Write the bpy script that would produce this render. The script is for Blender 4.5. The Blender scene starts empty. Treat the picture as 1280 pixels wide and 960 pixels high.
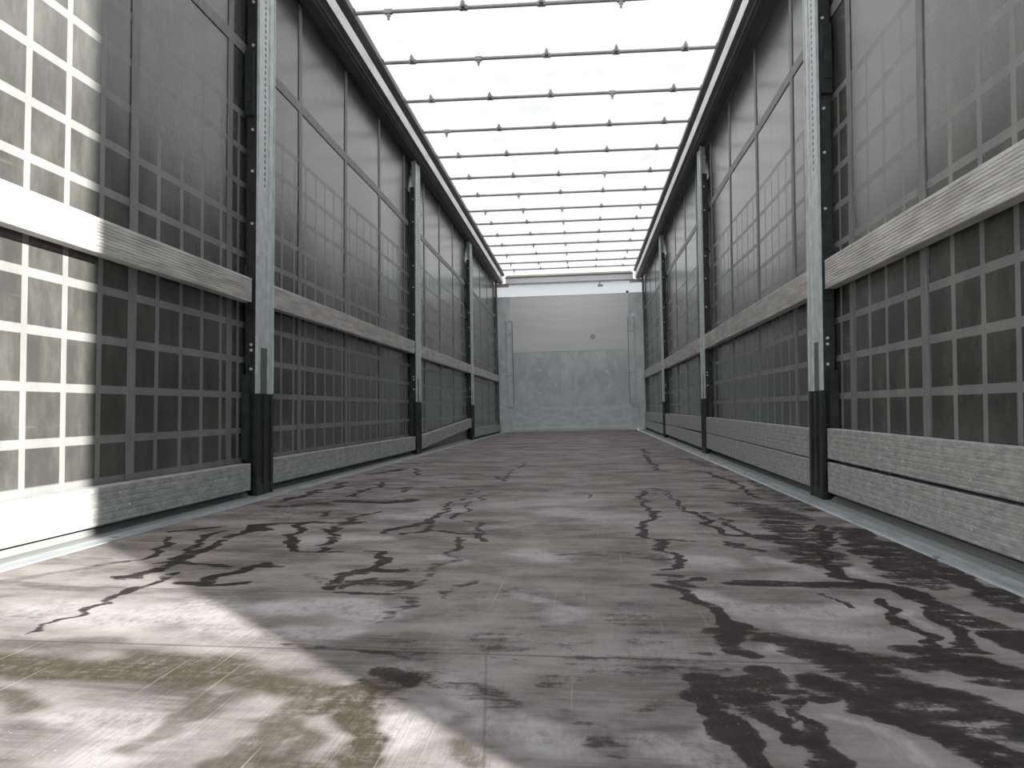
import bpy, bmesh, math, random
import numpy as np
from mathutils import Matrix, Vector

sc = bpy.context.scene
C = sc.collection

# ---------------------------------------------------------------- camera
cam_d = bpy.data.cameras.new('camera')
cam_d.sensor_fit = 'HORIZONTAL'
cam_d.sensor_width = 36.0
cam_d.lens = 984.98 / 1280 * 36.0
cam_d.clip_start = 0.01
cam_o = bpy.data.objects.new('camera', cam_d)
C.objects.link(cam_o)
R_ = Vector((0.99577032, 0.09182022, 0.00324223))
U_ = Vector((-0.00036859, -0.0312961, 0.9995101))
F_ = Vector((-0.0918767, 0.99528368, 0.03112985))
m = Matrix(((R_.x, U_.x, -F_.x, 0.24333), (R_.y, U_.y, -F_.y, 0.0), (R_.z, U_.z, -F_.z, 0.38728), (0, 0, 0, 1)))
cam_o.matrix_world = m
sc.camera = cam_o

# ---------------------------------------------------------------- light
vs = sc.view_settings
vs.view_transform = 'Standard'
vs.look = 'None'
vs.gamma = 1.0
vs.exposure = 0.0
vs.use_curve_mapping = False

world = bpy.data.worlds.new('sky')
sc.world = world
world.use_nodes = True
wn = world.node_tree
wn.nodes.clear()
wo = wn.nodes.new('ShaderNodeOutputWorld')
wb = wn.nodes.new('ShaderNodeBackground')
tc = wn.nodes.new('ShaderNodeTexCoord')
sx = wn.nodes.new('ShaderNodeSeparateXYZ')
cr = wn.nodes.new('ShaderNodeValToRGB')
wn.links.new(tc.outputs['Generated'], sx.inputs[0])
mr = wn.nodes.new('ShaderNodeMapRange')
mr.inputs['From Min'].default_value = -1.0
wn.links.new(sx.outputs['Z'], mr.inputs['Value'])
wn.links.new(mr.outputs[0], cr.inputs[0])
e = cr.color_ramp.elements
e[0].position = 0.0; e[0].color = (0.46, 0.46, 0.45, 1)
e[1].position = 1.0; e[1].color = (0.72, 0.775, 0.84, 1)
x_ = e.new(0.495); x_.color = (0.58, 0.58, 0.57, 1)
x_ = e.new(0.51); x_.color = (0.95, 1.0, 1.05, 1)
wn.links.new(cr.outputs[0], wb.inputs[0])
wb.inputs[1].default_value = 1.25
wn.links.new(wb.outputs[0], wo.inputs[0])

ELEV = math.radians(14.5)
sun_d = bpy.data.lights.new('sun', 'SUN')
sun_d.energy = 20.0
sun_d.angle = math.radians(0.9)
sun_d.color = (1.0, 0.97, 0.88)
sun_o = bpy.data.objects.new('sun', sun_d)
C.objects.link(sun_o)
sun_dir = Vector((-0.7071 * math.cos(ELEV), 0.7071 * math.cos(ELEV), -math.sin(ELEV)))
sun_o.rotation_euler = sun_dir.to_track_quat('-Z', 'Y').to_euler()
sun_o.location = (4, -4, 3)

# ---------------------------------------------------------------- materials
def new_mat(name):
    mt = bpy.data.materials.new(name)
    mt.use_nodes = True
    nt = mt.node_tree
    return mt, nt, nt.nodes['Principled BSDF']

class NB:
    """small node-building helper"""
    def __init__(s, nt):
        s.nt = nt
    def n(s, t, **kw):
        nd = s.nt.nodes.new(t)
        for k, v in kw.items():
            setattr(nd, k, v)
        return nd
    def link(s, a, b):
        if isinstance(a, (int, float)):
            b.default_value = a
        elif isinstance(a, tuple):
            b.default_value = a if len(a) == 4 else a + (1,)
        else:
            s.nt.links.new(a, b)
    def math(s, op, a, b=0.0, clamp=False):
        nd = s.n('ShaderNodeMath', operation=op, use_clamp=clamp)
        s.link(a, nd.inputs[0]); s.link(b, nd.inputs[1])
        return nd.outputs[0]
    def mix(s, f, a, b):
        nd = s.n('ShaderNodeMix', data_type='RGBA')
        s.link(f, nd.inputs[0]); s.link(a, nd.inputs[6]); s.link(b, nd.inputs[7])
        return nd.outputs[2]
    def coord(s, scale=(1, 1, 1), rot=(0, 0, 0)):
        t = s.n('ShaderNodeTexCoord')
        mp = s.n('ShaderNodeMapping')
        s.nt.links.new(t.outputs['Object'], mp.inputs[0])
        mp.inputs['Scale'].default_value = scale
        mp.inputs['Rotation'].default_value = rot
        return mp.outputs[0]
    def noise(s, vec, scale=5.0, detail=4.0, rough=0.6):
        nd = s.n('ShaderNodeTexNoise')
        s.nt.links.new(vec, nd.inputs['Vector'])
        nd.inputs['Scale'].default_value = scale
        nd.inputs['Detail'].default_value = detail
        nd.inputs['Roughness'].default_value = rough
        return nd.outputs[0]
    def step(s, v, lo, hi):
        nd = s.n('ShaderNodeMapRange', interpolation_type='SMOOTHSTEP')
        s.link(v, nd.inputs[0]); s.link(lo, nd.inputs[1]); s.link(hi, nd.inputs[2])
        return nd.outputs[0]

def worn(name, c1, c2, scale=(4, 4, 4), nscale=4.0, rough=0.5, metal=0.0, lo=0.35, hi=0.65, bump=0.0, speck=None, spec=0.5):
    mt, nt, b = new_mat(name)
    q = NB(nt)
    v = q.coord(scale)
    f = q.step(q.noise(v, nscale, 6.0, 0.65), lo, hi)
    col = q.mix(f, c1, c2)
    if speck:
        f2 = q.step(q.noise(q.coord((1, 1, 1)), speck[1], 3.0, 0.7), speck[2], speck[2] + 0.06)
        col = q.mix(f2, col, speck[0])
    q.link(col, b.inputs['Base Color'])
    b.inputs['Roughness'].default_value = rough
    b.inputs['Metallic'].default_value = metal
    b.inputs['Specular IOR Level'].default_value = spec
    if bump:
        bp = q.n('ShaderNodeBump')
        bp.inputs['Strength'].default_value = bump
        bp.inputs['Distance'].default_value = 0.004
        q.link(q.noise(v, nscale * 4, 4.0), bp.inputs['Height'])
        q.link(bp.outputs[0], b.inputs['Normal'])
    return mt

M = {}
M['slat'] = worn('weathered_slat', (0.44, 0.43, 0.425), (0.74, 0.73, 0.715), (3, 1.4, 14), 3.0, 0.6, 0.0, 0.3, 0.7, 0.5, ((0.62, 0.62, 0.61), 60, 0.66))
M['slat_low'] = worn('scuffed_slat', (0.27, 0.28, 0.28), (0.50, 0.505, 0.50), (5, 4, 10), 5.0, 0.6, 0.0, 0.25, 0.75, 0.5, ((0.68, 0.68, 0.68), 38, 0.64))
M['galv'] = worn('galvanised_steel', (0.52, 0.57, 0.58), (0.72, 0.77, 0.78), (6, 6, 3), 5.0, 0.4, 0.1, 0.3, 0.7, 0.1)
M['bright'] = worn('bare_aluminium', (0.78, 0.78, 0.78), (0.88, 0.88, 0.88), (4, 1, 4), 4.0, 0.4, 0.3)
M['black'] = worn('black_paint', (0.012, 0.014, 0.015), (0.035, 0.038, 0.038), (5, 5, 3), 5.0, 0.45, 0.0, 0.35, 0.65, 0.2, ((0.12, 0.12, 0.12), 40, 0.72))
M['groove'] = worn('dark_groove', (0.12, 0.12, 0.125), (0.17, 0.17, 0.17), (2, 1, 2), 3.0, 0.5)
M['screw'] = worn('zinc_screw', (0.7, 0.7, 0.7), (0.8, 0.8, 0.8), (9, 9, 9), 5.0, 0.35, 0.4)
M['sill'] = worn('steel_sill', (0.26, 0.285, 0.305), (0.42, 0.455, 0.485), (6, 1.2, 6), 4.0, 0.5, 0.1, 0.3, 0.7, 0.2, ((0.13, 0.12, 0.11), 9, 0.64))
M['ledge'] = worn('rusty_ledge', (0.25, 0.26, 0.26), (0.32, 0.27, 0.19), (4, 0.9, 4), 2.0, 0.7, 0.0, 0.60, 0.76)
M['bow'] = worn('grey_bow', (0.36, 0.36, 0.38), (0.48, 0.48, 0.50), (3, 3, 3), 4.0, 0.5, 0.2)
M['plate'] = worn('bulkhead_plate', (0.56, 0.61, 0.615), (0.80, 0.85, 0.85), (2.4, 2.4, 1.6), 1.6, 0.5, 0.1, 0.3, 0.68, 0.1, ((0.86, 0.90, 0.90), 7, 0.62))
M['plate_light'] = worn('kick_plate', (0.64, 0.71, 0.72), (0.82, 0.88, 0.88), (3, 3, 9), 2.0, 0.5, 0.1)
M['white_panel'] = worn('white_panel', (0.84, 0.83, 0.84), (0.90, 0.89, 0.90), (0.6, 1, 9), 2.0, 0.5)
M['header'] = worn('header_alu', (0.82, 0.84, 0.86), (0.88, 0.90, 0.92), (1, 1, 6), 3.0, 0.5, 0.1)
M['cream'] = worn('cream_strip', (0.70, 0.64, 0.48), (0.78, 0.74, 0.62), (2, 2, 2), 2.0, 0.6)
M['pinkish'] = worn('faded_bracket', (0.55, 0.43, 0.41), (0.62, 0.52, 0.50), (4, 4, 4), 2.0, 0.6)

def sheet_mat(name, col, tr, wrinkle):
    mt, nt, b = new_mat(name)
    q = NB(nt)
    nt.nodes.remove(b)
    out = [n for n in nt.nodes if n.type == 'OUTPUT_MATERIAL'][0]
    d = q.n('ShaderNodeBsdfDiffuse'); t = q.n('ShaderNodeBsdfTranslucent'); mx = q.n('ShaderNodeMixShader')
    f = q.noise(q.coord((2.2, 0.9, 1), (0, 0, 0.5)), 2.0, 4.0)
    c = q.mix(q.math('MULTIPLY', q.step(f, 0.3, 0.7), wrinkle), col, tuple(x * 0.86 for x in col))
    q.link(c, d.inputs[0]); q.link(c, t.inputs[0])
    mx.inputs[0].default_value = tr
    q.link(d.outputs[0], mx.inputs[1]); q.link(t.outputs[0], mx.inputs[2]); q.link(mx.outputs[0], out.inputs[0])
    return mt
M['roof'] = sheet_mat('translucent_roof_tarpaulin', (0.93, 0.93, 0.95), 0.46, 0.8)
M['front_sheet'] = sheet_mat('translucent_front_sheet', (0.99, 0.99, 1.0), 0.72, 0.1)

def curtain_mat():
    mt, nt, b = new_mat('grid_reinforced_curtain')
    q = NB(nt)
    t = q.n('ShaderNodeTexCoord'); s = q.n('ShaderNodeSeparateXYZ')
    q.link(t.outputs['Object'], s.inputs[0])
    Y, Z = s.outputs['Y'], s.outputs['Z']
    def lines(v, off, pitch, half):
        a = q.math('ABSOLUTE', q.math('SUBTRACT', q.math('FRACT', q.math('DIVIDE', q.math('SUBTRACT', v, off - pitch * 0.5 - pitch * 20), pitch)), 0.5))
        return q.math('SUBTRACT', 1.0, q.step(a, half / pitch, half / pitch + 0.02))
    g = q.math('MAXIMUM', lines(Y, 2.04, 0.1678, 0.0105), lines(Z, 0.284, 0.16, 0.0115))
    inside = q.math('MULTIPLY', q.math('LESS_THAN', Z, 1.738), q.math('GREATER_THAN', Z, 0.14))
    g = q.math('MULTIPLY', g, inside)
    hem = q.math('SUBTRACT', 1.0, q.step(Z, 0.158, 0.166))
    g = q.math('MAXIMUM', g, hem)
    v = q.coord((3, 3, 1.3))
    dust = q.step(q.noise(v, 3.0, 6.0, 0.7), 0.35, 0.75)
    pan = q.mix(dust, (0.052, 0.052, 0.050), (0.105, 0.104, 0.098))
    sc_ = q.step(q.noise(q.coord((5, 1.5, 30), (0.25, 0, 0)), 3.0, 3.0, 0.6), 0.68, 0.74)
    pan = q.mix(q.math('MULTIPLY', sc_, 0.25), pan, (0.16, 0.16, 0.15))
    ln = q.mix(dust, (0.20, 0.205, 0.205), (0.29, 0.295, 0.29))
    q.link(q.mix(g, pan, ln), b.inputs['Base Color'])
    ro = q.math('ADD', q.math('MULTIPLY', g, 0.15), q.math('ADD', 0.23, q.math('MULTIPLY', dust, 0.025)))
    q.link(ro, b.inputs['Roughness'])
    q.link(q.math('SUBTRACT', 0.8, q.math('MULTIPLY', g, 0.35)), b.inputs['Specular IOR Level'])
    q.link(q.math('SUBTRACT', 0.1, q.math('MULTIPLY', g, 0.1)), b.inputs['Coat Weight'])
    b.inputs['Coat Roughness'].default_value = 0.24
    b.inputs['Coat IOR'].default_value = 1.7
    bp = q.n('ShaderNodeBump')
    bp.inputs['Strength'].default_value = 0.12
    bp.inputs['Distance'].default_value = 0.01
    q.link(q.noise(q.coord((1, 1.6, 0.5)), 1.6, 2.0), bp.inputs['Height'])
    q.link(bp.outputs[0], b.inputs['Normal'])
    return mt
M['curtain'] = curtain_mat()
M['belt'] = worn('webbing_belt', (0.17, 0.175, 0.175), (0.24, 0.245, 0.24), (8, 8, 2), 4.0, 0.5, 0.0, 0.3, 0.7, 0, None, 0.5)

def floor_mat():
    mt, nt, b = new_mat('stained_plywood_floor')
    q = NB(nt)
    def attr(n):
        a = q.n('ShaderNodeAttribute'); a.attribute_name = n
        return a.outputs['Fac']
    dark, brown, pale = attr('dark'), attr('brown'), attr('pale')
    t = q.n('ShaderNodeTexCoord'); s = q.n('ShaderNodeSeparateXYZ')
    q.link(t.outputs['Object'], s.inputs[0])
    X, Y = s.outputs['X'], s.outputs['Y']
    n_fine = q.noise(q.coord((9, 5, 1)), 7.0, 8.0, 0.75)
    n_mid = q.noise(q.coord((1.6, 2.6, 1)), 2.6, 6.0, 0.62)
    n_grain = q.noise(q.coord((2.5, 26, 1)), 3.0, 5.0, 0.7)
    n_scr = q.noise(q.coord((70, 0.7, 1), (0, 0, 0.10)), 2.0, 3.0, 0.6)
    n_scr2 = q.noise(q.coord((75, 0.8, 1), (0, 0, -0.42)), 2.0, 3.0, 0.6)
    n_big = q.noise(q.coord((0.9, 1.3, 1)), 1.7, 7.0, 0.72)
    base = q.mix(q.step(q.math('ADD', q.math('MULTIPLY', n_mid, 0.5), q.math('MULTIPLY', n_big, 0.5)), 0.38, 0.62), (0.105, 0.093, 0.096), (0.340, 0.312, 0.320))
    base = q.mix(q.math('MULTIPLY', q.step(n_grain, 0.42, 0.62), 0.35), base, (0.33, 0.29, 0.265))
    base = q.mix(q.math('MULTIPLY', q.step(n_fine, 0.5, 0.72), 0.35), base, (0.13, 0.115, 0.11))
    pf = q.math('MULTIPLY', pale, q.step(q.math('ADD', n_fine, q.math('MULTIPLY', n_mid, 0.5)), 0.45, 0.9), True)
    base = q.mix(q.math('MULTIPLY', pf, 0.85), base, (0.58, 0.56, 0.58))
    bf = q.math('MULTIPLY', q.math('MULTIPLY', brown, 1.35, True), q.step(q.math('ADD', q.math('MULTIPLY', n_fine, 0.6), q.math('MULTIPLY', n_grain, 0.4)), 0.25, 0.55))
    base = q.mix(bf, base, (0.062, 0.049, 0.034))
    scr = q.math('MULTIPLY', q.math('MAXIMUM', q.step(n_scr, 0.665, 0.70), q.step(n_scr2, 0.67, 0.72)), 0.38)
    base = q.mix(scr, base, (0.52, 0.47, 0.42))
    # wet dark stains that creep along the grain
    n_fray = q.noise(q.coord((5, 17, 1)), 1.5, 7.0, 0.75)
    n_blot = q.noise(q.coord((3.0, 3.6, 1)), 3.0, 5.0, 0.7)
    amp = q.math('ADD', q.math('MULTIPLY', q.math('SUBTRACT', n_fray, 0.5), 4.2), q.math('ADD', q.math('MULTIPLY', q.math('SUBTRACT', n_fine, 0.5), 1.6), q.math('MULTIPLY', q.math('SUBTRACT', n_blot, 0.5), 2.0)))
    rag = q.math('MULTIPLY', dark, q.math('ADD', 1.0, amp))
    df = q.math('ADD', q.math('MULTIPLY', q.step(rag, 0.25, 0.50), 0.80), q.math('MULTIPLY', q.step(rag, 0.05, 1.0), 0.20))
    base = q.mix(q.math('MULTIPLY', df, 0.94), base, (0.022, 0.019, 0.018))
    # seams between the plywood sheets
    sm = None
    for y0 in (1.245, 1.63, 2.083, 3.14, 3.85, 4.44, 5.6, 6.8, 8.0, 9.2, 10.4, 11.6, 12.8):
        a = q.math('SUBTRACT', 1.0, q.step(q.math('ABSOLUTE', q.math('SUBTRACT', Y, y0)), 0.0015, 0.0045))
        if y0 in (1.63, 2.083):
            a = q.math('MULTIPLY', a, q.math('LESS_THAN', X, -0.1))
        sm = a if sm is None else q.math('MAXIMUM', sm, a)
    xs_ = q.math('ADD', X, q.math('MULTIPLY', Y, 0.118))
    a = q.math('MULTIPLY', q.math('SUBTRACT', 1.0, q.step(q.math('ABSOLUTE', q.math('SUBTRACT', xs_, 0.236)), 0.0010, 0.0028)), q.math('MULTIPLY', q.math('LESS_THAN', Y, 1.24), 0.55))
    sm = q.math('MAXIMUM', sm, a)
    base = q.mix(q.math('MULTIPLY', sm, 0.6), base, (0.05, 0.045, 0.04))
    # wood chips and sand specks near the doors
    sp = q.step(q.noise(q.coord((40, 40, 1)), 5.0, 2.0, 0.5), 0.70, 0.72)
    sp = q.math('MULTIPLY', sp, q.step(q.noise(q.coord((1, 1, 1)), 3.0, 3.0), 0.5, 0.62))
    base = q.mix(q.math('MULTIPLY', sp, 0.8), base, (0.60, 0.44, 0.30))
    q.link(base, b.inputs['Base Color'])
    ro = q.math('SUBTRACT', q.math('ADD', 0.62, q.math('MULTIPLY', n_fine, 0.15)), q.math('MULTIPLY', df, 0.12))
    q.link(ro, b.inputs['Roughness'])
    q.link(q.math('SUBTRACT', 0.28, q.math('MULTIPLY', df, 0.18)), b.inputs['Specular IOR Level'])
    bp = q.n('ShaderNodeBump')
    bp.inputs['Strength'].default_value = 0.35
    bp.inputs['Distance'].default_value = 0.002
    q.link(q.math('ADD', n_fine, n_scr), bp.inputs['Height'])
    q.link(bp.outputs[0], b.inputs['Normal'])
    return mt
M['floor'] = floor_mat()

# ---------------------------------------------------------------- mesh helpers
def box(bm, x0, x1, y0, y1, z0, z1):
    x0, x1 = min(x0, x1), max(x0, x1); y0, y1 = min(y0, y1), max(y0, y1); z0, z1 = min(z0, z1), max(z0, z1)
    v = [bm.verts.new(p) for p in ((x0, y0, z0), (x1, y0, z0), (x1, y1, z0), (x0, y1, z0), (x0, y0, z1), (x1, y0, z1), (x1, y1, z1), (x0, y1, z1))]
    for f in ((3, 2, 1, 0), (4, 5, 6, 7), (0, 1, 5, 4), (1, 2, 6, 5), (2, 3, 7, 6), (3, 0, 4, 7)):
        bm.faces.new([v[i] for i in f])

def rod(bm, p0, p1, r, seg=12):
    p0, p1 = Vector(p0), Vector(p1)
    d = (p1 - p0).normalized()
    a = d.orthogonal().normalized(); b = d.cross(a)
    A, B = [], []
    for i in range(seg):
        t = 2 * math.pi * i / seg
        o = (a * math.cos(t) + b * math.sin(t)) * r
        A.append(bm.verts.new(p0 + o)); B.append(bm.verts.new(p1 + o))
    for i in range(seg):
        j = (i + 1) % seg
        bm.faces.new((A[i], A[j], B[j], B[i]))
    bm.faces.new(A[::-1]); bm.faces.new(B)

def extrude_y(bm, prof, ys):
    """closed profile (x, z) swept along y through the given stations"""
    rings = [[bm.verts.new((x, y, z)) for x, z in prof] for y in ys]
    n = len(prof)
    for a, b in zip(rings, rings[1:]):
        for i in range(n):
            j = (i + 1) % n
            bm.faces.new((a[i], a[j], b[j], b[i]))
    bm.faces.new(rings[0][::-1]); bm.faces.new(rings[-1])

def link_mesh(name, bm, mat, parent=None, bevel=0.0, loc=None, normals=True):
    if normals:
        bmesh.ops.recalc_face_normals(bm, faces=bm.faces[:])
    if bevel:
        bmesh.ops.bevel(bm, geom=bm.edges[:], offset=bevel, segments=2, affect='EDGES', clamp_overlap=True)
    me = bpy.data.meshes.new(name)
    bm.to_mesh(me); bm.free()
    me.materials.append(mat)
    o = bpy.data.objects.new(name, me)
    C.objects.link(o)
    if loc is not None:
        # shift so that the object's origin sits at loc
        me.transform(Matrix.Translation(-Vector(loc)))
        o.location = loc
    if parent is not None:
        o.parent = parent
    return o

def empty(name, loc):
    o = bpy.data.objects.new(name, None)
    o.empty_display_size = 0.1
    o.location = loc
    C.objects.link(o)
    return o

def tag(o, label=None, cat=None, group=None, kind=None):
    if label: o['label'] = label
    if cat: o['category'] = cat
    if group: o['group'] = group
    if kind: o['kind'] = kind
    return o

YR = -0.12          # rear end of the cargo box
YF = 13.73          # front bulkhead
TW = 0.0020         # the chassis is slightly twisted: roll per metre of length
def tz(x, y):
    return TW * x * y

def twist(bm_or_me):
    for v in bm_or_me.verts if hasattr(bm_or_me, 'verts') else bm_or_me.vertices:
        x, y, z = v.co
        v.co = (x - TW * y * (z - 1.3), y, z + TW * x * y)

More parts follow.
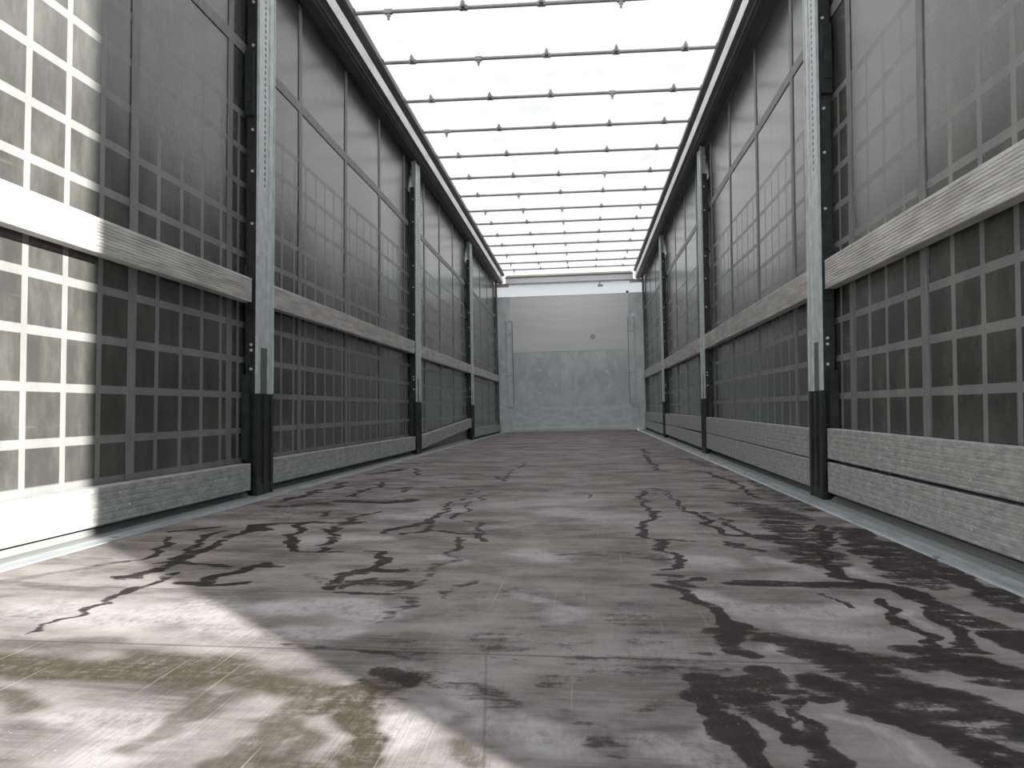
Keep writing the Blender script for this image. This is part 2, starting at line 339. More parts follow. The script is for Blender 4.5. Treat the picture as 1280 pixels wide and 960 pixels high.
# traces of dirt and water on the plywood: (strength, radius, points on the floor in metres)
DARK = [
 (0.90, 0.016, [(-0.847, 2.549), (-0.826, 2.381), (-0.808, 2.232), (-0.799, 2.125), (-0.783, 2.017), (-0.770, 1.909)]),
 (0.80, 0.018, [(-0.795, 2.039), (-0.764, 1.899), (-0.762, 1.820), (-0.783, 1.736), (-0.813, 1.716)]),
 (0.90, 0.014, [(-0.695, 1.781), (-0.710, 1.710), (-0.719, 1.660), (-0.749, 1.595), (-0.735, 1.526), (-0.726, 1.462)]),
 (0.80, 0.006, [(-0.726, 1.462), (-0.711, 1.404), (-0.702, 1.339), (-0.707, 1.288)]),
 (0.80, 0.013, [(-0.910, 2.420), (-0.898, 2.325), (-0.841, 2.108), (-0.780, 1.929), (-0.819, 1.903)]),
 (0.80, 0.011, [(-0.983, 2.285), (-0.931, 2.124), (-0.890, 1.971), (-0.900, 1.916)]),
 (0.50, 0.008, [(-0.900, 1.916), (-0.943, 1.849)]),
 (0.60, 0.021, [(-0.944, 2.520), (-1.014, 2.442), (-1.067, 2.402)]),
 (1.00, 0.017, [(-0.552, 1.912), (-0.578, 1.831), (-0.598, 1.756), (-0.588, 1.690), (-0.653, 1.691)]),
 (0.90, 0.016, [(-0.500, 1.707), (-0.573, 1.668)]),
 (0.70, 0.018, [(-0.617, 1.865), (-0.780, 1.929)]),
 (0.90, 0.018, [(-0.564, 1.890), (-0.511, 1.876)]),
 (0.90, 0.017, [(-0.690, 2.662), (-0.666, 2.448), (-0.616, 2.254), (-0.555, 2.114)]),
 (0.90, 0.014, [(-0.581, 2.491), (-0.520, 2.368), (-0.487, 2.173), (-0.486, 2.110)]),
 (0.80, 0.006, [(-0.546, 2.091), (-0.426, 2.092), (-0.295, 2.095)]),
 (0.90, 0.010, [(-0.295, 2.095), (-0.277, 1.984), (-0.270, 1.893)]),
 (0.90, 0.019, [(-0.323, 1.830), (-0.267, 1.874), (-0.179, 1.874)]),
 (0.90, 0.013, [(-0.296, 1.806), (-0.276, 1.668)]),
 (0.70, 0.010, [(-0.267, 1.639), (-0.126, 1.640)]),
 (0.55, 0.029, [(-0.274, 1.732), (-0.157, 1.736)]),
 (0.30, 0.029, [(-0.376, 1.815), (-0.302, 1.705)]),
 (0.60, 0.014, [(-0.241, 1.777), (-0.243, 1.687)]),
 (0.70, 0.023, [(-0.797, 2.433), (-0.808, 2.554)]),
 (0.55, 0.038, [(-0.808, 2.554), (-0.675, 2.645)]),
 (0.70, 0.025, [(-0.601, 2.634), (-0.507, 2.645)]),
 (0.70, 0.014, [(-0.549, 2.868), (-0.550, 2.719), (-0.557, 2.583), (-0.540, 2.429)]),
 (0.70, 0.018, [(-0.373, 2.448), (-0.333, 2.554), (-0.284, 2.709)]),
 (0.80, 0.015, [(-0.305, 2.408), (-0.255, 2.494), (-0.156, 2.440), (-0.065, 2.419), (-0.031, 2.305)]),
 (0.80, 0.011, [(-0.277, 2.923), (-0.276, 2.710), (-0.271, 2.509)]),
 (0.70, 0.009, [(-0.191, 2.933), (-0.185, 2.761)]),
 (0.70, 0.013, [(-0.146, 2.725), (-0.095, 2.654), (-0.078, 2.465)]),
 (0.70, 0.011, [(-0.107, 2.369), (-0.118, 2.214), (-0.119, 2.114)]),
 (0.40, 0.016, [(-0.119, 2.114), (-0.112, 1.881), (-0.124, 1.633), (-0.108, 1.401)]),
 (0.40, 0.012, [(-0.038, 1.782), (-0.058, 1.598)]),
 (0.80, 0.015, [(-0.860, 5.112), (-0.748, 4.614)]),
 (0.50, 0.052, [(-1.043, 5.552), (-0.919, 5.656)]),
 (0.50, 0.045, [(-1.039, 4.634), (-0.928, 5.103)]),
 (0.75, 0.023, [(-1.020, 4.110), (-0.989, 3.850), (-1.011, 3.652), (-0.997, 3.410), (-1.025, 3.222)]),
 (0.65, 0.016, [(-0.808, 4.184), (-0.785, 3.835), (-0.804, 3.434)]),
 (0.70, 0.047, [(-0.749, 3.255), (-0.578, 3.218), (-0.489, 3.316)]),
 (0.50, 0.052, [(-0.984, 3.061), (-0.802, 3.163)]),
 (0.80, 0.009, [(-0.532, 2.940), (-0.548, 2.739)]),
 (0.70, 0.012, [(-0.720, 2.917), (-0.693, 2.764)]),
 (0.80, 0.012, [(-0.617, 3.856), (-0.582, 3.632)]),
 (0.65, 0.025, [(-0.707, 2.641), (-0.550, 2.621)]),
 (0.55, 0.010, [(-0.902, 3.820), (-0.275, 3.899)]),
 (0.45, 0.011, [(-1.077, 4.403), (-0.400, 4.491)]),
 (0.50, 0.010, [(-0.494, 3.119), (-0.176, 3.157)]),
 (0.30, 0.089, [(-0.943, 2.845), (-0.738, 2.869), (-0.591, 2.886)]),
 (0.80, 0.010, [(-0.298, 3.369), (-0.302, 3.116), (-0.274, 2.994), (-0.266, 2.814), (-0.306, 2.668)]),
 (0.80, 0.009, [(-0.206, 3.381), (-0.210, 3.126), (-0.188, 2.933), (-0.186, 2.802)]),
 (0.80, 0.009, [(-0.297, 3.778), (-0.260, 3.567)]),
 (0.70, 0.010, [(-0.187, 5.759), (-0.189, 4.869), (-0.192, 4.216)]),
 (0.80, 0.011, [(-0.241, 4.512), (-0.204, 4.214)]),
 (0.80, 0.008, [(-0.170, 3.647), (-0.206, 3.381), (-0.209, 3.207), (-0.303, 3.142)]),
 (0.60, 0.007, [(0.237, 3.662), (0.299, 3.411)]),
 (0.40, 0.040, [(-0.425, 3.840), (-0.220, 3.947)]),
 (0.90, 0.011, [(0.484, 3.764), (0.488, 3.404), (0.473, 3.106), (0.479, 2.817), (0.445, 2.661)]),
 (0.70, 0.019, [(0.799, 7.613), (0.734, 6.071), (0.693, 5.184)]),
 (0.90, 0.008, [(0.480, 3.763), (0.601, 3.742), (0.617, 3.420), (0.622, 3.075), (0.666, 2.966), (0.664, 2.780), (0.662, 2.633)]),
 (0.70, 0.018, [(0.967, 4.900), (0.999, 4.368), (1.008, 4.060)]),
 (0.60, 0.015, [(1.008, 4.060), (0.986, 3.465)]),
 (0.60, 0.027, [(0.816, 3.879), (0.912, 3.891)]),
 (0.60, 0.012, [(0.684, 2.990), (0.726, 2.995)]),
 (0.80, 0.011, [(0.722, 2.866), (0.727, 2.712), (0.735, 2.574)]),
 (0.70, 0.020, [(0.684, 5.252), (0.718, 4.867)]),
 (0.70, 0.012, [(0.549, 3.884), (0.566, 3.810)]),
 (0.35, 0.036, [(0.509, 4.504), (0.718, 4.584)]),
 (0.40, 0.079, [(1.157, 4.437), (1.110, 3.479), (1.084, 3.083)]),
 (0.45, 0.090, [(0.882, 3.256), (0.967, 2.854)]),
 (0.40, 0.066, [(0.996, 6.108), (1.124, 4.982)]),
 (1.00, 0.013, [(0.487, 3.013), (0.483, 2.798), (0.452, 2.680), (0.444, 2.492), (0.459, 2.305), (0.462, 2.154), (0.460, 2.043), (0.443, 1.932)]),
 (0.80, 0.014, [(0.477, 2.376), (0.524, 2.339)]),
 (1.00, 0.016, [(0.432, 1.744), (0.455, 1.702), (0.480, 1.608), (0.490, 1.530), (0.489, 1.437), (0.497, 1.384)]),
 (0.70, 0.013, [(0.456, 1.802), (0.524, 1.826)]),
 (0.50, 0.029, [(0.453, 1.852), (0.484, 1.749)]),
 (0.90, 0.012, [(0.631, 3.029), (0.674, 2.923), (0.665, 2.686), (0.680, 2.472), (0.795, 2.455)]),
 (0.80, 0.012, [(0.720, 2.825), (0.729, 2.606), (0.753, 2.481)]),
 (0.60, 0.031, [(0.642, 2.325), (0.739, 2.209)]),
 (1.00, 0.025, [(0.595, 1.800), (0.648, 1.806), (0.777, 1.804)]),
 (0.50, 0.071, [(0.883, 2.844), (0.884, 2.352), (0.841, 2.054)]),
 (1.00, 0.029, [(0.777, 1.804), (0.886, 1.816), (0.922, 1.744), (0.943, 1.626)]),
 (0.90, 0.031, [(0.943, 1.626), (0.952, 1.460), (0.964, 1.360)]),
 (1.00, 0.021, [(1.002, 2.672), (0.910, 2.289), (0.847, 2.085)]),
 (0.90, 0.019, [(0.847, 2.085), (0.848, 1.894), (0.891, 1.816)]),
 (0.90, 0.013, [(0.837, 1.666), (0.818, 1.564), (0.803, 1.485), (0.825, 1.413), (0.835, 1.347)]),
 (0.80, 0.006, [(0.722, 1.701), (0.733, 1.597)]),
 (0.90, 0.017, [(0.914, 1.610), (0.893, 1.479), (0.874, 1.338)]),
 (0.80, 0.038, [(1.128, 2.353), (1.107, 1.922), (1.089, 1.593)]),
 (0.70, 0.064, [(1.074, 2.596), (1.022, 2.126), (1.004, 1.844)]),
 (0.70, 0.018, [(0.960, 2.119), (0.980, 1.962)]),
 (0.80, 0.037, [(0.795, 2.455), (0.892, 2.226)]),
 (0.90, 0.026, [(0.487, 1.387), (0.490, 1.278)]),
 (0.70, 0.022, [(0.450, 1.408), (0.511, 1.404)]),
 (0.80, 0.025, [(0.404, 1.177), (0.442, 1.100)]),
 (0.90, 0.016, [(0.381, 1.157), (0.404, 1.062), (0.414, 1.002), (0.422, 0.945), (0.432, 0.904), (0.436, 0.867)]),
 (0.80, 0.033, [(0.442, 1.163), (0.457, 1.073)]),
 (0.70, 0.025, [(0.477, 1.201), (0.497, 1.137), (0.547, 1.082)]),
 (0.90, 0.013, [(0.456, 1.067), (0.466, 1.008), (0.473, 0.950)]),
 (0.90, 0.013, [(0.506, 1.064), (0.501, 0.975), (0.494, 0.891)]),
 (0.70, 0.067, [(0.631, 1.293), (0.675, 1.155), (0.741, 1.048)]),
 (0.80, 0.038, [(0.620, 1.062), (0.677, 0.971), (0.726, 0.914)]),
 (0.80, 0.054, [(0.807, 1.311), (0.872, 1.207)]),
 (0.60, 0.031, [(0.550, 1.371), (0.663, 1.317), (0.753, 1.266)]),
 (0.70, 0.029, [(0.551, 1.174), (0.610, 1.088)]),
 (0.35, 0.030, [(0.208, 1.140), (0.254, 1.161)]),
 (0.35, 0.019, [(0.212, 1.034), (0.271, 0.964), (0.286, 0.870)]),
 (0.30, 0.019, [(0.304, 1.030), (0.350, 1.091)]),
 (0.25, 0.076, [(-0.021, 1.524), (0.091, 1.670), (0.202, 1.335)]),
 (0.30, 0.048, [(-0.037, 1.310), (-0.026, 1.053)]),
 (0.60, 0.021, [(-0.052, 1.155), (-0.009, 1.101)]),
 (0.30, 0.075, [(0.122, 1.326), (0.230, 1.213), (0.363, 1.226)]),
 (0.35, 0.055, [(0.049, 1.123), (0.124, 1.068)]),
 (0.35, 0.042, [(0.180, 2.034), (0.306, 2.161), (0.405, 2.058)]),
 (0.30, 0.059, [(0.304, 1.558), (0.353, 1.398)]),
 (0.30, 0.051, [(0.363, 1.351), (0.412, 1.231)]),
 (0.35, 0.010, [(-0.019, 1.226), (-0.262, 1.251)]),
 (0.30, 0.003, [(0.090, 1.270), (0.130, 0.905)]),
]
BROWN = [
 (0.75, 0.053, [(-0.696, 1.137), (-0.550, 1.114), (-0.422, 1.110), (-0.316, 1.093)]),
 (0.70, 0.047, [(-0.454, 1.162), (-0.320, 1.149), (-0.211, 1.097), (-0.116, 1.059)]),
 (0.80, 0.024, [(-0.102, 1.002), (-0.058, 1.050), (0.004, 1.119)]),
 (0.90, 0.023, [(-0.073, 1.063), (-0.030, 0.970), (-0.026, 0.879), (-0.019, 0.812)]),
 (0.60, 0.021, [(-0.121, 1.074), (-0.133, 0.960), (-0.134, 0.848), (-0.134, 0.792)]),
 (0.50, 0.020, [(-0.271, 1.028), (-0.260, 0.935), (-0.256, 0.867)]),
 (0.60, 0.021, [(-0.558, 0.999), (-0.465, 0.966)]),
 (0.50, 0.017, [(-0.207, 1.035), (-0.241, 0.949)]),
 (0.60, 0.015, [(-0.103, 0.963), (-0.088, 0.894), (-0.081, 0.806)]),
 (0.70, 0.022, [(-0.108, 0.851), (-0.051, 0.818)]),
 (0.60, 0.018, [(0.086, 0.912), (0.120, 0.873)]),
 (0.40, 0.019, [(-1.042, 1.691), (-0.974, 1.788), (-0.910, 1.914)]),
 (0.50, 0.025, [(-1.066, 1.671), (-0.833, 1.609)]),
 (0.40, 0.026, [(-0.724, 1.239), (-0.627, 1.222), (-0.553, 1.256)]),
]
PALE = [
 (0.80, 0.062, [(-0.344, 1.490), (-0.230, 1.533), (-0.144, 1.452)]),
 (0.60, 0.043, [(-0.483, 1.416), (-0.349, 1.325)]),
 (0.70, 0.041, [(-0.253, 1.335), (-0.155, 1.335)]),
 (0.60, 0.053, [(0.091, 2.137), (0.150, 2.030)]),
 (0.60, 0.029, [(0.102, 1.636), (0.148, 1.561)]),
 (0.60, 0.051, [(0.477, 2.066), (0.581, 2.025)]),
 (0.70, 0.045, [(0.506, 1.679), (0.547, 1.553)]),
 (0.70, 0.046, [(0.608, 1.560), (0.745, 1.574)]),
 (0.60, 0.042, [(0.624, 1.451), (0.728, 1.437)]),
 (0.60, 0.019, [(0.882, 2.028), (0.910, 1.918)]),
 (0.60, 0.013, [(0.853, 1.586), (0.844, 1.474)]),
 (0.50, 0.013, [(0.945, 1.595), (0.965, 1.487)]),
 (0.60, 0.028, [(0.713, 2.092), (0.777, 1.997)]),
 (0.60, 0.038, [(0.175, 0.966), (0.233, 0.926)]),
 (0.60, 0.036, [(0.335, 0.936), (0.375, 0.899)]),
 (0.50, 0.026, [(0.114, 0.985), (0.077, 1.094)]),
 (0.50, 0.025, [(-0.155, 2.052), (-0.095, 1.952)]),
 (0.50, 0.100, [(-0.018, 3.202), (0.274, 3.379)]),
 (0.50, 0.073, [(-0.417, 2.796), (-0.265, 2.924)]),
 (0.60, 0.047, [(-0.389, 0.934), (-0.274, 0.898), (-0.282, 0.833)]),
 (0.60, 0.029, [(0.004, 0.903), (0.029, 1.002)]),
 (0.50, 0.048, [(-0.554, 2.334), (-0.378, 2.324)]),
 (0.50, 0.033, [(-0.591, 2.300), (-0.541, 2.193)]),
 (0.70, 0.091, [(-0.787, 1.443), (-0.601, 1.404), (-0.482, 1.476)]),
 (0.60, 0.020, [(0.560, 1.306), (0.591, 1.281)]),
 (0.50, 0.030, [(0.166, 1.514), (0.228, 1.463)]),
 (0.50, 0.013, [(0.557, 1.017), (0.588, 0.973), (0.595, 0.921)]),
 (0.40, 0.019, [(0.407, 0.990), (0.381, 0.941)]),
 (0.50, 0.012, [(0.744, 1.036), (0.748, 0.989)]),
 (0.50, 0.116, [(0.151, 2.973), (0.380, 2.786)]),
 (0.40, 0.042, [(-0.094, 2.547), (0.027, 2.650)]),
]


# ---------------------------------------------------------------- floor
def stroke_field(P, strokes, soft=0.6):
    """coverage 0..1 at points P of a list of ragged strokes (strength, radius, points)"""
    out = np.zeros(len(P))
    for st, r, pts in strokes:
        pts = np.array(pts)
        lo = pts.min(0) - 2.2 * r; hi = pts.max(0) + 2.2 * r
        sel = np.where((P[:, 0] > lo[0]) & (P[:, 0] < hi[0]) & (P[:, 1] > lo[1]) & (P[:, 1] < hi[1]))[0]
        if not len(sel):
            continue
        Q = P[sel]
        d = np.full(len(Q), 1e9)
        segs = list(zip(pts[:-1], pts[1:])) if len(pts) > 1 else [(pts[0], pts[0])]
        for a, b in segs:
            ab = b - a
            L = max(float(ab @ ab), 1e-9)
            t = np.clip(((Q - a) @ ab) / L, 0, 1)
            d = np.minimum(d, np.linalg.norm(Q - (a + t[:, None] * ab), axis=1))
        k = np.clip((r * 1.5 - d) / (r * 1.0), 0, 1)
        k = k * k * (3 - 2 * k) * st
        out[sel] = np.maximum(out[sel], k)
    return out

def build_floor():
    ys = [YR]
    while ys[-1] < YF:
        y = ys[-1]
        step = 0.02 if y < 0.6 else 0.0065 * max(1.0, (max(y, 0.8) / 1.3) ** 1.35)
        ys.append(min(YF, y + step))
    xs = np.linspace(-1.137, 1.137, 331)
    ys = np.array(ys)
    gx, gy = np.meshgrid(xs, ys)
    n = gx.size
    co = np.zeros((n, 3)); co[:, 0] = gx.ravel(); co[:, 1] = gy.ravel()
    P = co[:, :2].copy()
    rng = np.random.RandomState(4)
    def vnoise(px, py):
        g = rng.rand(256, 256) * 2 - 1
        ix, iy = np.floor(px).astype(int), np.floor(py).astype(int)
        fx, fy = px - ix, py - iy
        fx = fx * fx * (3 - 2 * fx); fy = fy * fy * (3 - 2 * fy)
        a, b_ = g[ix % 256, iy % 256], g[(ix + 1) % 256, iy % 256]
        c, d = g[ix % 256, (iy + 1) % 256], g[(ix + 1) % 256, (iy + 1) % 256]
        return (a * (1 - fx) + b_ * fx) * (1 - fy) + (c * (1 - fx) + d * fx) * fy
    # warp so that the strokes get uneven edges
    X0, Y0 = P[:, 0].copy(), P[:, 1].copy()
    for fq, am in ((9, 0.018), (22, 0.012), (50, 0.006)):
        P[:, 0] += am * 1.6 * vnoise(X0 * fq * 0.6, Y0 * fq)
        P[:, 1] += am * vnoise(X0 * fq * 0.6 + 40, Y0 * fq + 70)
    dk = stroke_field(P, DARK); br = stroke_field(P, BROWN); pl = stroke_field(P, PALE)
    co[:, 2] = TW * co[:, 0] * co[:, 1]
    W_, H_ = len(xs), len(ys)
    i = np.arange(n).reshape(H_, W_)
    quads = np.stack([i[:-1, :-1], i[:-1, 1:], i[1:, 1:], i[1:, :-1]], -1).reshape(-1, 4)
    me = bpy.data.meshes.new('floor')
    me.from_pydata(co.tolist(), [], quads.tolist())
    for nm, a in (('dark', dk), ('brown', br), ('pale', pl)):
        at = me.attributes.new(nm, 'FLOAT', 'POINT')
        at.data.foreach_set('value', a.astype(np.float32))
    me.materials.append(M['floor'])
    o = bpy.data.objects.new('floor', me)
    C.objects.link(o)
    o['kind'] = 'structure'
    # plywood thickness below
    return o
build_floor()

# steel side sills along the floor edges
for k, s in ((1, -1), (2, 1)):
    bm = bmesh.new()
    ys = [YR + (YF - YR) * i / 24 for i in range(25)]
    prof = [(s * 1.1372, -0.03), (s * 1.1372, 0.002), (s * 1.140, 0.004), (s * 1.196, 0.004), (s * 1.199, 0.001), (s * 1.199, -0.03)]
    extrude_y(bm, prof, ys); twist(bm)
    o = link_mesh('trim_%d' % k, bm, M['sill'], None)
    o['kind'] = 'structure'
    bm = bmesh.new()
    prof = [(s * 1.199, -0.05), (s * 1.199, -0.001), (s * 1.262, 0.001), (s * 1.280, 0.016), (s * 1.296, 0.016), (s * 1.296, -0.05)]
    extrude_y(bm, prof, ys); twist(bm)
    o = link_mesh('trim_%d' % (k + 2), bm, M['ledge'], None)
    o['kind'] = 'structure'

# ---------------------------------------------------------------- roof sheet
bm = bmesh.new()
nx, ny = 24, 150
vv = []
for j in range(ny + 1):
    y = YR + (YF + 0.12 - YR) * j / ny
    row = []
    for i in range(nx + 1):
        x = -1.30 + 2.60 * i / nx
        z = 2.868 + 0.006 * math.sin(x * 5 + y * 3.1) * math.sin(y * 2.3) + 0.004 * math.sin(y * 9.24)
        row.append(bm.verts.new((x, y, z)))
    vv.append(row)
for j in range(ny):
    for i in range(nx):
        bm.faces.new((vv[j][i], vv[j][i + 1], vv[j + 1][i + 1], vv[j + 1][i]))
twist(bm)
o = link_mesh('ceiling', bm, M['roof'], None)
o['kind'] = 'structure'
for p in o.data.polygons: p.use_smooth = True

# ---------------------------------------------------------------- side curtains
ROWS_HALF = 0.0
def side_curtain(s, label, belts):
    root = empty('side_curtain', (s * 1.302, YR, 0))
    tag(root, label, 'curtain', 'side curtains of the trailer')
    bm = bmesh.new()
    ny_, nz_ = 280, 14
    g = []
    for j in range(ny_ + 1):
        y = YR + (YF + 0.06 - YR) * j / ny_
        g.append([bm.verts.new((s * (1.302 + 0.0035 * math.sin(y * 3.7 + z * 1.3) * math.sin(z * 1.1)), y, z)) for z in [-0.06 + 2.85 * i / nz_ for i in range(nz_ + 1)]])
    for j in range(ny_):
        for i in range(nz_):
            bm.faces.new((g[j][i], g[j][i + 1], g[j + 1][i + 1], g[j + 1][i]))
    # thickness of the sheet
    ret = bmesh.ops.extrude_face_region(bm, geom=bm.faces[:])
    for v in [e_ for e_ in ret['geom'] if isinstance(e_, bmesh.types.BMVert)]:
        v.co.x += s * 0.004
    twist(bm)
    me_o = link_mesh('curtain_sheet', bm, M['curtain'], None)
    me_o.parent = root
    me_o.matrix_parent_inverse = Matrix.Translation(-Vector(root.location))
    for p in me_o.data.polygons: p.use_smooth = False
    bz = 2.035
    for y in belts:
        bm = bmesh.new()
        hw = 0.024
        zs = [0.10 + 2.5 * i / 12 for i in range(13)]
        A = []
        for z in zs:
            xx = s * (1.302 + 0.0035 * math.sin(y * 3.7 + z * 1.3) * math.sin(z * 1.1))
            A.append([bm.verts.new((xx + dx * s, y + dy, z)) for dx, dy in ((-0.004, -hw), (-0.004, hw), (-0.001, hw), (-0.001, -hw))])
        for a, b in zip(A, A[1:]):
            for i in range(4):
                bm.faces.new((a[i], a[(i + 1) % 4], b[(i + 1) % 4], b[i]))
        bm.faces.new(A[0]); bm.faces.new(A[-1][::-1])
        twist(bm)
        b_ = link_mesh('belt', bm, M['belt'], None)
        b_.parent = root
        b_.matrix_parent_inverse = Matrix.Translation(-Vector(root.location))
    bm = bmesh.new()
    zz = bz + (0.05 if s > 0 else 0)
    ysn = [YR + (YF - YR) * i / 120 for i in range(121)]
    R2 = []
    for y in ysn:
        xx = s * (1.302 + 0.0035 * math.sin(y * 3.7 + zz * 1.3) * math.sin(zz * 1.1))
        R2.append([bm.verts.new((xx + dx * s, y, zz + dz)) for dx, dz in ((-0.0045, -0.026), (-0.0045, 0.026), (-0.001, 0.026), (-0.001, -0.026))])
    for a, b in zip(R2, R2[1:]):
        for i in range(4):
            bm.faces.new((a[i], a[(i + 1) % 4], b[(i + 1) % 4], b[i]))
    bm.faces.new(R2[0]); bm.faces.new(R2[-1][::-1])
    twist(bm)
    b_ = link_mesh('seam_band', bm, M['belt'], None)
    b_.parent = root
    b_.matrix_parent_inverse = Matrix.Translation(-Vector(root.location))
    return root
LB = [1.62, 2.55, 3.29] + [4.13 + 0.84 * i for i in range(12)]
RB = [1.72, 2.56, 3.24] + [4.08 + 0.845 * i for i in range(12)]
side_curtain(-1, 'dark side curtain with pale reinforcing grid on the left, partly in sunlight', LB)
side_curtain(1, 'dark side curtain with pale reinforcing grid on the right, all in shade', RB)

# ---------------------------------------------------------------- roof rails
def roof_rail(s, label):
    root = empty('roof_rail', (s * 1.2, YR, 2.5))
    tag(root, label, 'roof rail', 'roof rails above the side curtains')
    ys = [YR + (YF + 0.05 - YR) * i / 30 for i in range(31)]
    def part(name, prof, mat):
        bm = bmesh.new()
        extrude_y(bm, [(s * x, z) for x, z in prof], ys)
        twist(bm)
        p = link_mesh(name, bm, mat, None)
        p.parent = root
        p.matrix_parent_inverse = Matrix.Translation(-Vector(root.location))
        return p
    # lower runner channel for the curtain rollers
    part('runner_channel', [(1.218, 2.603), (1.212, 2.603), (1.210, 2.614), (1.198, 2.617), (1.196, 2.612), (1.190, 2.612), (1.188, 2.619), (1.158, 2.6295), (1.290, 2.6295), (1.290, 2.624), (1.222, 2.622)], M['groove'])
    # bright face of the rail
    part('rail_face', [(1.155, 2.630), (1.149, 2.700), (1.190, 2.700), (1.285, 2.700), (1.285, 2.630)], M['bright'])
    # upper track in which the roof bows run
    part('roof_track', [(1.190, 2.7005), (1.190, 2.745), (1.142, 2.752), (1.128, 2.760), (1.128, 2.790), (1.14, 2.80), (1.16, 2.86), (1.285, 2.86), (1.285, 2.7005)], M['groove'])
    return root
roof_rail(-1, 'long roof rail with dark grooves and bright stripe on the left')
roof_rail(1, 'long roof rail with dark grooves and bright stripe on the right')

# ---------------------------------------------------------------- front bulkhead
def front():
    wf = bpy.data.objects.new('wall_front', None)
    wf.location = (0, YF, 0)
    C.objects.link(wf)
    tag(wf, kind='structure')
    inv = Matrix.Translation(-Vector((0, YF, 0)))
    def part(name, boxes, mat, bevel=0.0):
        bm = bmesh.new()
        for b in boxes:
            box(bm, b[0], b[1], YF + b[2], YF + b[3], b[4], b[5])
        if bevel:
            bmesh.ops.recalc_face_normals(bm, faces=bm.faces[:])
            bmesh.ops.bevel(bm, geom=bm.edges[:], offset=bevel, segments=1, affect='EDGES')
        twist(bm)
        p = link_mesh(name, bm, mat, None)
        p.parent = wf
        p.matrix_parent_inverse = inv
        return p
    part('lower_plate', [(-1.03, 1.015, 0.004, 0.03, 0.02, 1.392)], M['plate'])
    part('white_panel', [(-1.03, 1.015, 0.0, 0.03, 1.392, 2.375)], M['white_panel'])
    part('kick_plate', [(-1.075, 1.20, -0.012, 0.003, 0.0, 0.43)], M['plate_light'])
    part('kick_strip', [(-1.06, 1.19, -0.02, -0.012, 0.03, 0.085)], M['header'])
    part('corner_post', [(-1.32, -1.031, -0.03, 0.03, 0.0, 2.372)], M['plate'])
    part('corner_post', [(1.016, 1.32, -0.03, 0.03, 0.0, 2.372)], M['plate'])
    for s in (-1, 1):
        cx = -1.06 if s < 0 else 1.05
        part('stake', [(cx - 0.05, cx + 0.05, -0.05, -0.03, 0.44, 1.94), (cx - 0.055, cx + 0.055, -0.06, -0.03, 1.94, 1.965)], M['plate'])
        part('stake_edge', [(cx + (0.05 if s < 0 else -0.056), cx + (0.056 if s < 0 else -0.05), -0.055, -0.03, 0.44, 1.94), (cx - 0.02, cx + 0.03, -0.053, -0.05, 1.70, 1.706), (cx - 0.05, cx + 0.05, -0.053, -0.05, 0.98, 0.986)], M['groove'])
    bm = bmesh.new()
    bm.faces.new([bm.verts.new(c_) for c_ in ((-1.30, YF + 0.014, 2.36), (1.30, YF + 0.014, 2.36), (1.30, YF + 0.014, 2.60), (-1.30, YF + 0.014, 2.60))])
    twist(bm)
    fs = link_mesh('front_sheet', bm, M['front_sheet'], None)
    fs.parent = wf; fs.matrix_parent_inverse = inv
    part('header_beam', [(-1.10, 1.11, -0.06, 0.05, 2.60, 2.70)], M['header'], 0.004)
    part('header_lip', [(-1.12, 1.12, -0.08, 0.05, 2.585, 2.60)], M['bow'])
    part('header_groove', [(-1.11, 1.11, -0.075, 0.0, 2.70, 2.712)], M['groove'])
    part('cream_strip', [(-1.09, 1.09, -0.05, 0.04, 2.712, 2.745)], M['cream'])
    part('corner_bracket', [(-1.27, -1.05, -0.07, 0.0, 2.545, 2.60)], M['pinkish'])
    part('corner_bracket', [(1.05, 1.27, -0.07, 0.0, 2.545, 2.60)], M['pinkish'])
    part('edge_seal', [(-1.292, -1.262, -0.06, 0.0, 0.0, 2.62)], M['groove'])
    part('edge_seal', [(1.262, 1.292, -0.06, 0.0, 0.0, 2.62)], M['groove'])
    bm = bmesh.new()
    rod(bm, (0.39, YF - 0.004, 1.63), (0.39, YF - 0.0005, 1.63), 0.045, 20)
    twist(bm)
    p = link_mesh('faded_sticker', bm, M['pinkish'], None)
    p.parent = wf; p.matrix_parent_inverse = inv
    return wf
front()
for (x0, x1, z0, z1, lab) in ((0.50, 0.59, 2.50, 2.535, 'small grey plate hanging below the header beam'), (0.985, 1.03, 2.375, 2.41, 'small dark catch on top of the right front corner post')):
    bm = bmesh.new()
    box(bm, x0, x1, YF - 0.02, YF + 0.011, z0, z1)
    bmesh.ops.bevel(bm, geom=bm.edges[:], offset=0.004, segments=2, affect='EDGES')
    if lab.startswith('small grey'):
        box(bm, x0 + 0.03, x0 + 0.045, YF - 0.012, YF, z1, 2.583)
    twist(bm)
    o = link_mesh('marker_plate' if lab.startswith('small grey') else 'roof_catch', bm, M['bow'] if lab.startswith('small grey') else M['groove'])
    tag(o, lab, 'plate' if lab.startswith('small grey') else 'catch')

# ---------------------------------------------------------------- side pillars
def root_at(name, x, y, z=0.0):
    o = empty(name, (x - TW * y * (z - 1.3), y, z + TW * x * y))
    o.rotation_euler = (0, -math.atan(TW * y), 0)
    return o

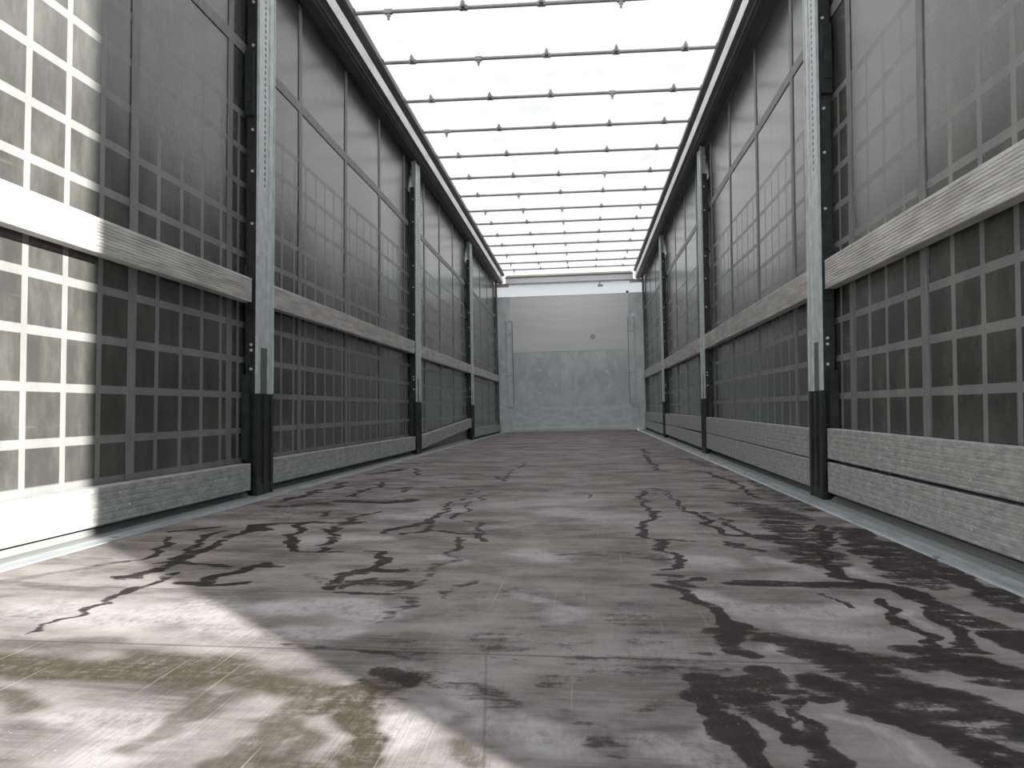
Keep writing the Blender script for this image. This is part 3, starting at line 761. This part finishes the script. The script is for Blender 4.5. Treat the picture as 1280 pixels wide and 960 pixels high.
def make_pillar(s):
    """local frame: x = 0 is the inner face (1.24 from the middle), u grows inward"""
    root = empty('side_pillar', (0, 0, 0))
    def U(u): return -s * u
    def part(name, boxes, mat, bevel=0.0015, parent=root):
        bm = bmesh.new()
        for b in boxes:
            box(bm, U(b[0]), U(b[1]), b[2], b[3], b[4], b[5])
        return link_mesh(name, bm, mat, parent, bevel)
    D = 0.19
    post = part('post', [(-0.046, -0.004, 0.0, D, 0.0, 2.36), (-0.054, -0.046, 0.015, 0.05, 0.6, 2.30)], M['black'])
    # hollow galvanised channel, open at its foot, lipped on both long edges
    ch = part('channel', [(-0.003, 0.006, 0.004, 0.045, 0.46, 2.60), (-0.003, 0.006, 0.135, D, 0.46, 2.60),
                          (-0.003, 0.001, 0.045, 0.135, 0.67, 2.60), (0.006, 0.010, 0.004, 0.012, 0.46, 2.60),
                          (0.006, 0.010, D - 0.008, D, 0.46, 2.60)], M['galv'])
    part('slot_holes', [(-0.003, -0.001, 0.045, 0.135, 0.46, 0.67)] + [(0.001, 0.0018, 0.085, 0.098, 1.42 + 0.028 * i, 1.436 + 0.028 * i) for i in range(36)], M['groove'], 0.0, ch)
    part('boot', [(-0.046, 0.004, 0.0, D, 0.0, 0.458), (0.004, 0.010, 0.0, 0.03, 0.0, 0.458), (0.004, 0.010, 0.08, 0.11, 0.02, 0.458), (0.004, 0.010, D - 0.03, D, 0.0, 0.458), (0.004, 0.008, 0.03, D - 0.03, 0.0, 0.05)], M['black'])
    part('hinge_box', [(-0.058, -0.02, -0.014, 0.0, 0.16 if s < 0 else 0.29, 0.545), (-0.054, -0.024, -0.018, -0.014, 0.20 if s < 0 else 0.33, 0.50)], M['black'])
    part('lock_housing', [(-0.050, -0.010, -0.020, 0.0, 1.72, 2.02), (-0.044, -0.016, -0.026, -0.02, 1.78, 1.96)], M['black'])
    part('slat_pocket', [(-0.040, -0.0, -0.012, 0.0, 0.84, 0.855), (-0.040, -0.034, -0.03, 0.0, 0.855, 1.04)], M['black'])
    part('top_bracket', [(-0.036, -0.006, 0.03, 0.075, 2.36, 2.60), (-0.036, -0.006, 0.11, 0.15, 2.36, 2.60), (-0.04, 0.0, 0.02, 0.17, 2.50, 2.52)], M['galv'])
    for z in (0.57, 0.655, 0.68, 1.23, 1.47, 1.66, 2.05, 2.25):
        bm = bmesh.new()
        rod(bm, (U(-0.018), -0.006, z), (U(-0.018), 0.001, z), 0.0065, 12)
        rod(bm, (U(-0.018), -0.008, z), (U(-0.018), -0.005, z), 0.004, 6)
        link_mesh('screw', bm, M['screw'], root)
    return root

def copy_tree(o, parent=None):
    c = o.copy(); C.objects.link(c)
    if parent is not None:
        c.parent = parent
    for ch_ in [x for x in bpy.data.objects if x.parent == o]:
        copy_tree(ch_, c)
    return c

ORD = ['nearest the camera', 'halfway along the trailer', 'closest to the front wall']
for s in (-1, 1):
    proto = make_pillar(s)
    side = 'left' if s < 0 else 'right'
    for i, y in enumerate((3.425, 6.80 if s < 0 else 6.72, 10.17)):
        o = proto if i == 0 else copy_tree(proto)
        x = s * 1.24
        o.location = (x + TW * y * 1.3, y, TW * x * y)
        o.rotation_euler = (0, -math.atan(TW * y), 0)
        d = ['dark post with galvanised slotted channel', 'dark post with narrow galvanised edge', 'slim dark post'][i]
        tag(o, '%s on the %s side, the pillar %s' % (d, side, ORD[i]), 'pillar', 'side pillars between the curtain bays')

# ---------------------------------------------------------------- slats
def slat(s, y0, y1, za, zb, h, label, mat, group, ribs):
    """horizontal aluminium board with ribbed inner face; za / zb are the bottom heights at its two ends"""
    xi, xo = 1.240, 1.284
    prof = [(xo, 0.0), (xo, h), (xi + 0.002, h), (xi, h - 0.002)]
    n = ribs
    for i in range(n):
        z1 = h - 0.006 - (h - 0.012) * i / n
        z2 = h - 0.006 - (h - 0.012) * (i + 0.55) / n
        z3 = h - 0.006 - (h - 0.012) * (i + 0.7) / n
        dpt = 0.0022 if n > 6 else 0.0005
        prof += [(xi, z1), (xi, z2), (xi + dpt, z3 + 0.0004), (xi + dpt, z3 - (h - 0.012) * 0.15 / n)]
    prof += [(xi, 0.005), (xi + 0.002, 0.0)]
    bm = bmesh.new()
    N = 16
    ys = [y0 + (y1 - y0) * i / N for i in range(N + 1)]
    rings = []
    for i, y in enumerate(ys):
        zb_ = za + (zb - za) * i / N
        rings.append([bm.verts.new((s * x, y, z + zb_)) for x, z in prof])
    k = len(prof)
    for a, b in zip(rings, rings[1:]):
        for i in range(k):
            bm.faces.new((a[i], a[(i + 1) % k], b[(i + 1) % k], b[i]))
    bm.faces.new(rings[0][::-1]); bm.faces.new(rings[-1])
    twist(bm)
    o = link_mesh('side_board', bm, mat, None, 0.0, (s * 1.25, (y0 + y1) / 2, za))
    tag(o, label, 'board', group)
    return o
BAY = ['bay nearest the camera', 'second bay from the camera', 'third bay from the camera', 'far bay beside the front wall']
YS = [(YR, 3.385), (3.63, 6.77), (7.02, 10.15), (10.38, 13.66)]
for i, (a, b) in enumerate(YS):
    zl = [(0.866, 0.866), (0.874, 0.882), (0.868, 0.872), (0.872, 0.880)][i]
    slat(-1, a, b, zl[0], zl[1], 0.108, ['sunlit ribbed board at mid height, left wall, ', 'pale weathered board at mid height, left wall, ', 'grey board at mid height, left wall, ', 'far grey board at mid height, left wall, '][i] + BAY[i], M['slat'], 'mid-height side boards', 9)
    zl = [(0.03, 0.03), (0.036, 0.040), (0.036, 0.165), (0.03, 0.03)][i]
    slat(-1, a, b, zl[0], zl[1], 0.118, ['sunlit bottom board above the floor, left wall, ', 'scuffed bottom board above the floor, left wall, ', 'crooked bottom board rising towards its far end, left wall, ', 'level bottom board, left wall, '][i] + BAY[i], M['slat_low'], 'bottom side boards', 5)
    zl = [(0.880, 0.882), (0.882, 0.875), (0.872, 0.872), (0.875, 0.880)][i]
    slat(1, a, b, zl[0], zl[1], 0.122, ['finely ribbed pale board at mid height, right wall, ', 'weathered board at mid height, right wall, ', 'grey board at mid height, right wall, ', 'far grey board at mid height, right wall, '][i] + BAY[i], M['slat'], 'mid-height side boards', 10)
    slat(1, a, b, 0.032, 0.046 if i else 0.036, 0.125, 'lower of the two stacked bottom boards, right wall, ' + BAY[i], M['slat_low'], 'bottom side boards', 6)
    slat(1, a, b, 0.163 if i < 2 else 0.173, 0.175, 0.130 if i else 0.126, 'upper of the two stacked bottom boards, right wall, ' + BAY[i], M['slat_low'], 'bottom side boards', 6)

# ---------------------------------------------------------------- roof bows
def make_bow():
    root = empty('roof_bow', (0, 0, 0))
    bm = bmesh.new()
    rod(bm, (-1.135, 0, 0), (1.135, 0, 0), 0.012, 12)
    link_mesh('tube', bm, M['bow'], root)
    for s in (-1, 1):
        bm = bmesh.new()
        box(bm, s * 1.132, s * 1.19, -0.03, 0.03, -0.02, 0.02)
        link_mesh('carriage', bm, M['groove'], root, 0.004)
    return root
def clip(root, x, down):
    bm = bmesh.new()
    box(bm, x - 0.024, x + 0.024, -0.0135, 0.0135, -0.0135, 0.0135)
    if down:
        box(bm, x - 0.007, x + 0.007, -0.006, 0.006, -0.05, -0.012)
        box(bm, x - 0.012, x + 0.012, -0.009, 0.009, -0.03, -0.014)
    else:
        box(bm, x - 0.012, x + 0.012, -0.045, -0.005, -0.012, 0.02)
        box(bm, x - 0.006, x + 0.006, -0.05, -0.04, -0.004, 0.03)
    link_mesh('strap_clip', bm, M['bow'], root, 0.0015)
BY = [4.62, 5.31, 6.00, 6.68, 7.36, 8.06, 8.74, 9.42, 10.08, 10.78, 11.44, 12.14, 12.84, 13.45]
PAT = ['duudu', 'uduuu', 'uuudu', 'duuuu', 'uuuuu', 'uuudu', 'uduuu', 'dddud', 'uuduu', 'uuuuu', 'udduu', 'dududd'[:5], 'ddduu', 'duuuu']
CNT = ['first', 'second', 'third', 'fourth', 'fifth', 'sixth', 'seventh', 'eighth', 'ninth', 'tenth', 'eleventh', 'twelfth', 'thirteenth', 'fourteenth']
protob = make_bow()
for i, y in enumerate(BY):
    if i == 0:
        o = protob
    else:
        o = copy_tree(protob)
    o['_y'] = y
    o.location = (TW * y * -1.48, y, 2.80)
    o.rotation_euler = (0, -math.atan(TW * y), 0)
    lab = 'thin grey roof bow across the white roof, %s from the %s' % ((CNT[i], 'top of the picture') if i < 7 else (CNT[13 - i], 'front wall'))
    tag(o, lab, 'roof bow', 'roof bows under the white tarpaulin')
for i, o in enumerate([x for x in bpy.data.objects if x.name.startswith('roof_bow') and x.parent is None]):
    yy = o['_y']; del o['_y']
    k = BY.index(min(BY, key=lambda v: abs(v - yy)))
    for x, c in zip((-0.93, -0.47, 0.0, 0.47, 0.93), PAT[k]):
        clip(o, x, c == 'd')

# ---------------------------------------------------------------- rear portal (behind the camera, it throws the edge of the sunlit patch)
def rear():
    root = empty('rear_portal', (0, YR, 0))
    tag(root, 'steel door frame at the open rear end of the trailer', 'door frame')
    for s in (-1, 1):
        bm = bmesh.new()
        box(bm, s * 1.25, s * 1.31, -0.11, 0.0, -0.06, 2.86)
        link_mesh('rear_post', bm, M['galv'], root, 0.004)
    bm = bmesh.new()
    box(bm, -1.25, 1.25, -0.10, 0.0, 2.66, 2.86)
    link_mesh('lintel', bm, M['galv'], root, 0.004)
rear()
bpy.context.view_layer.update()
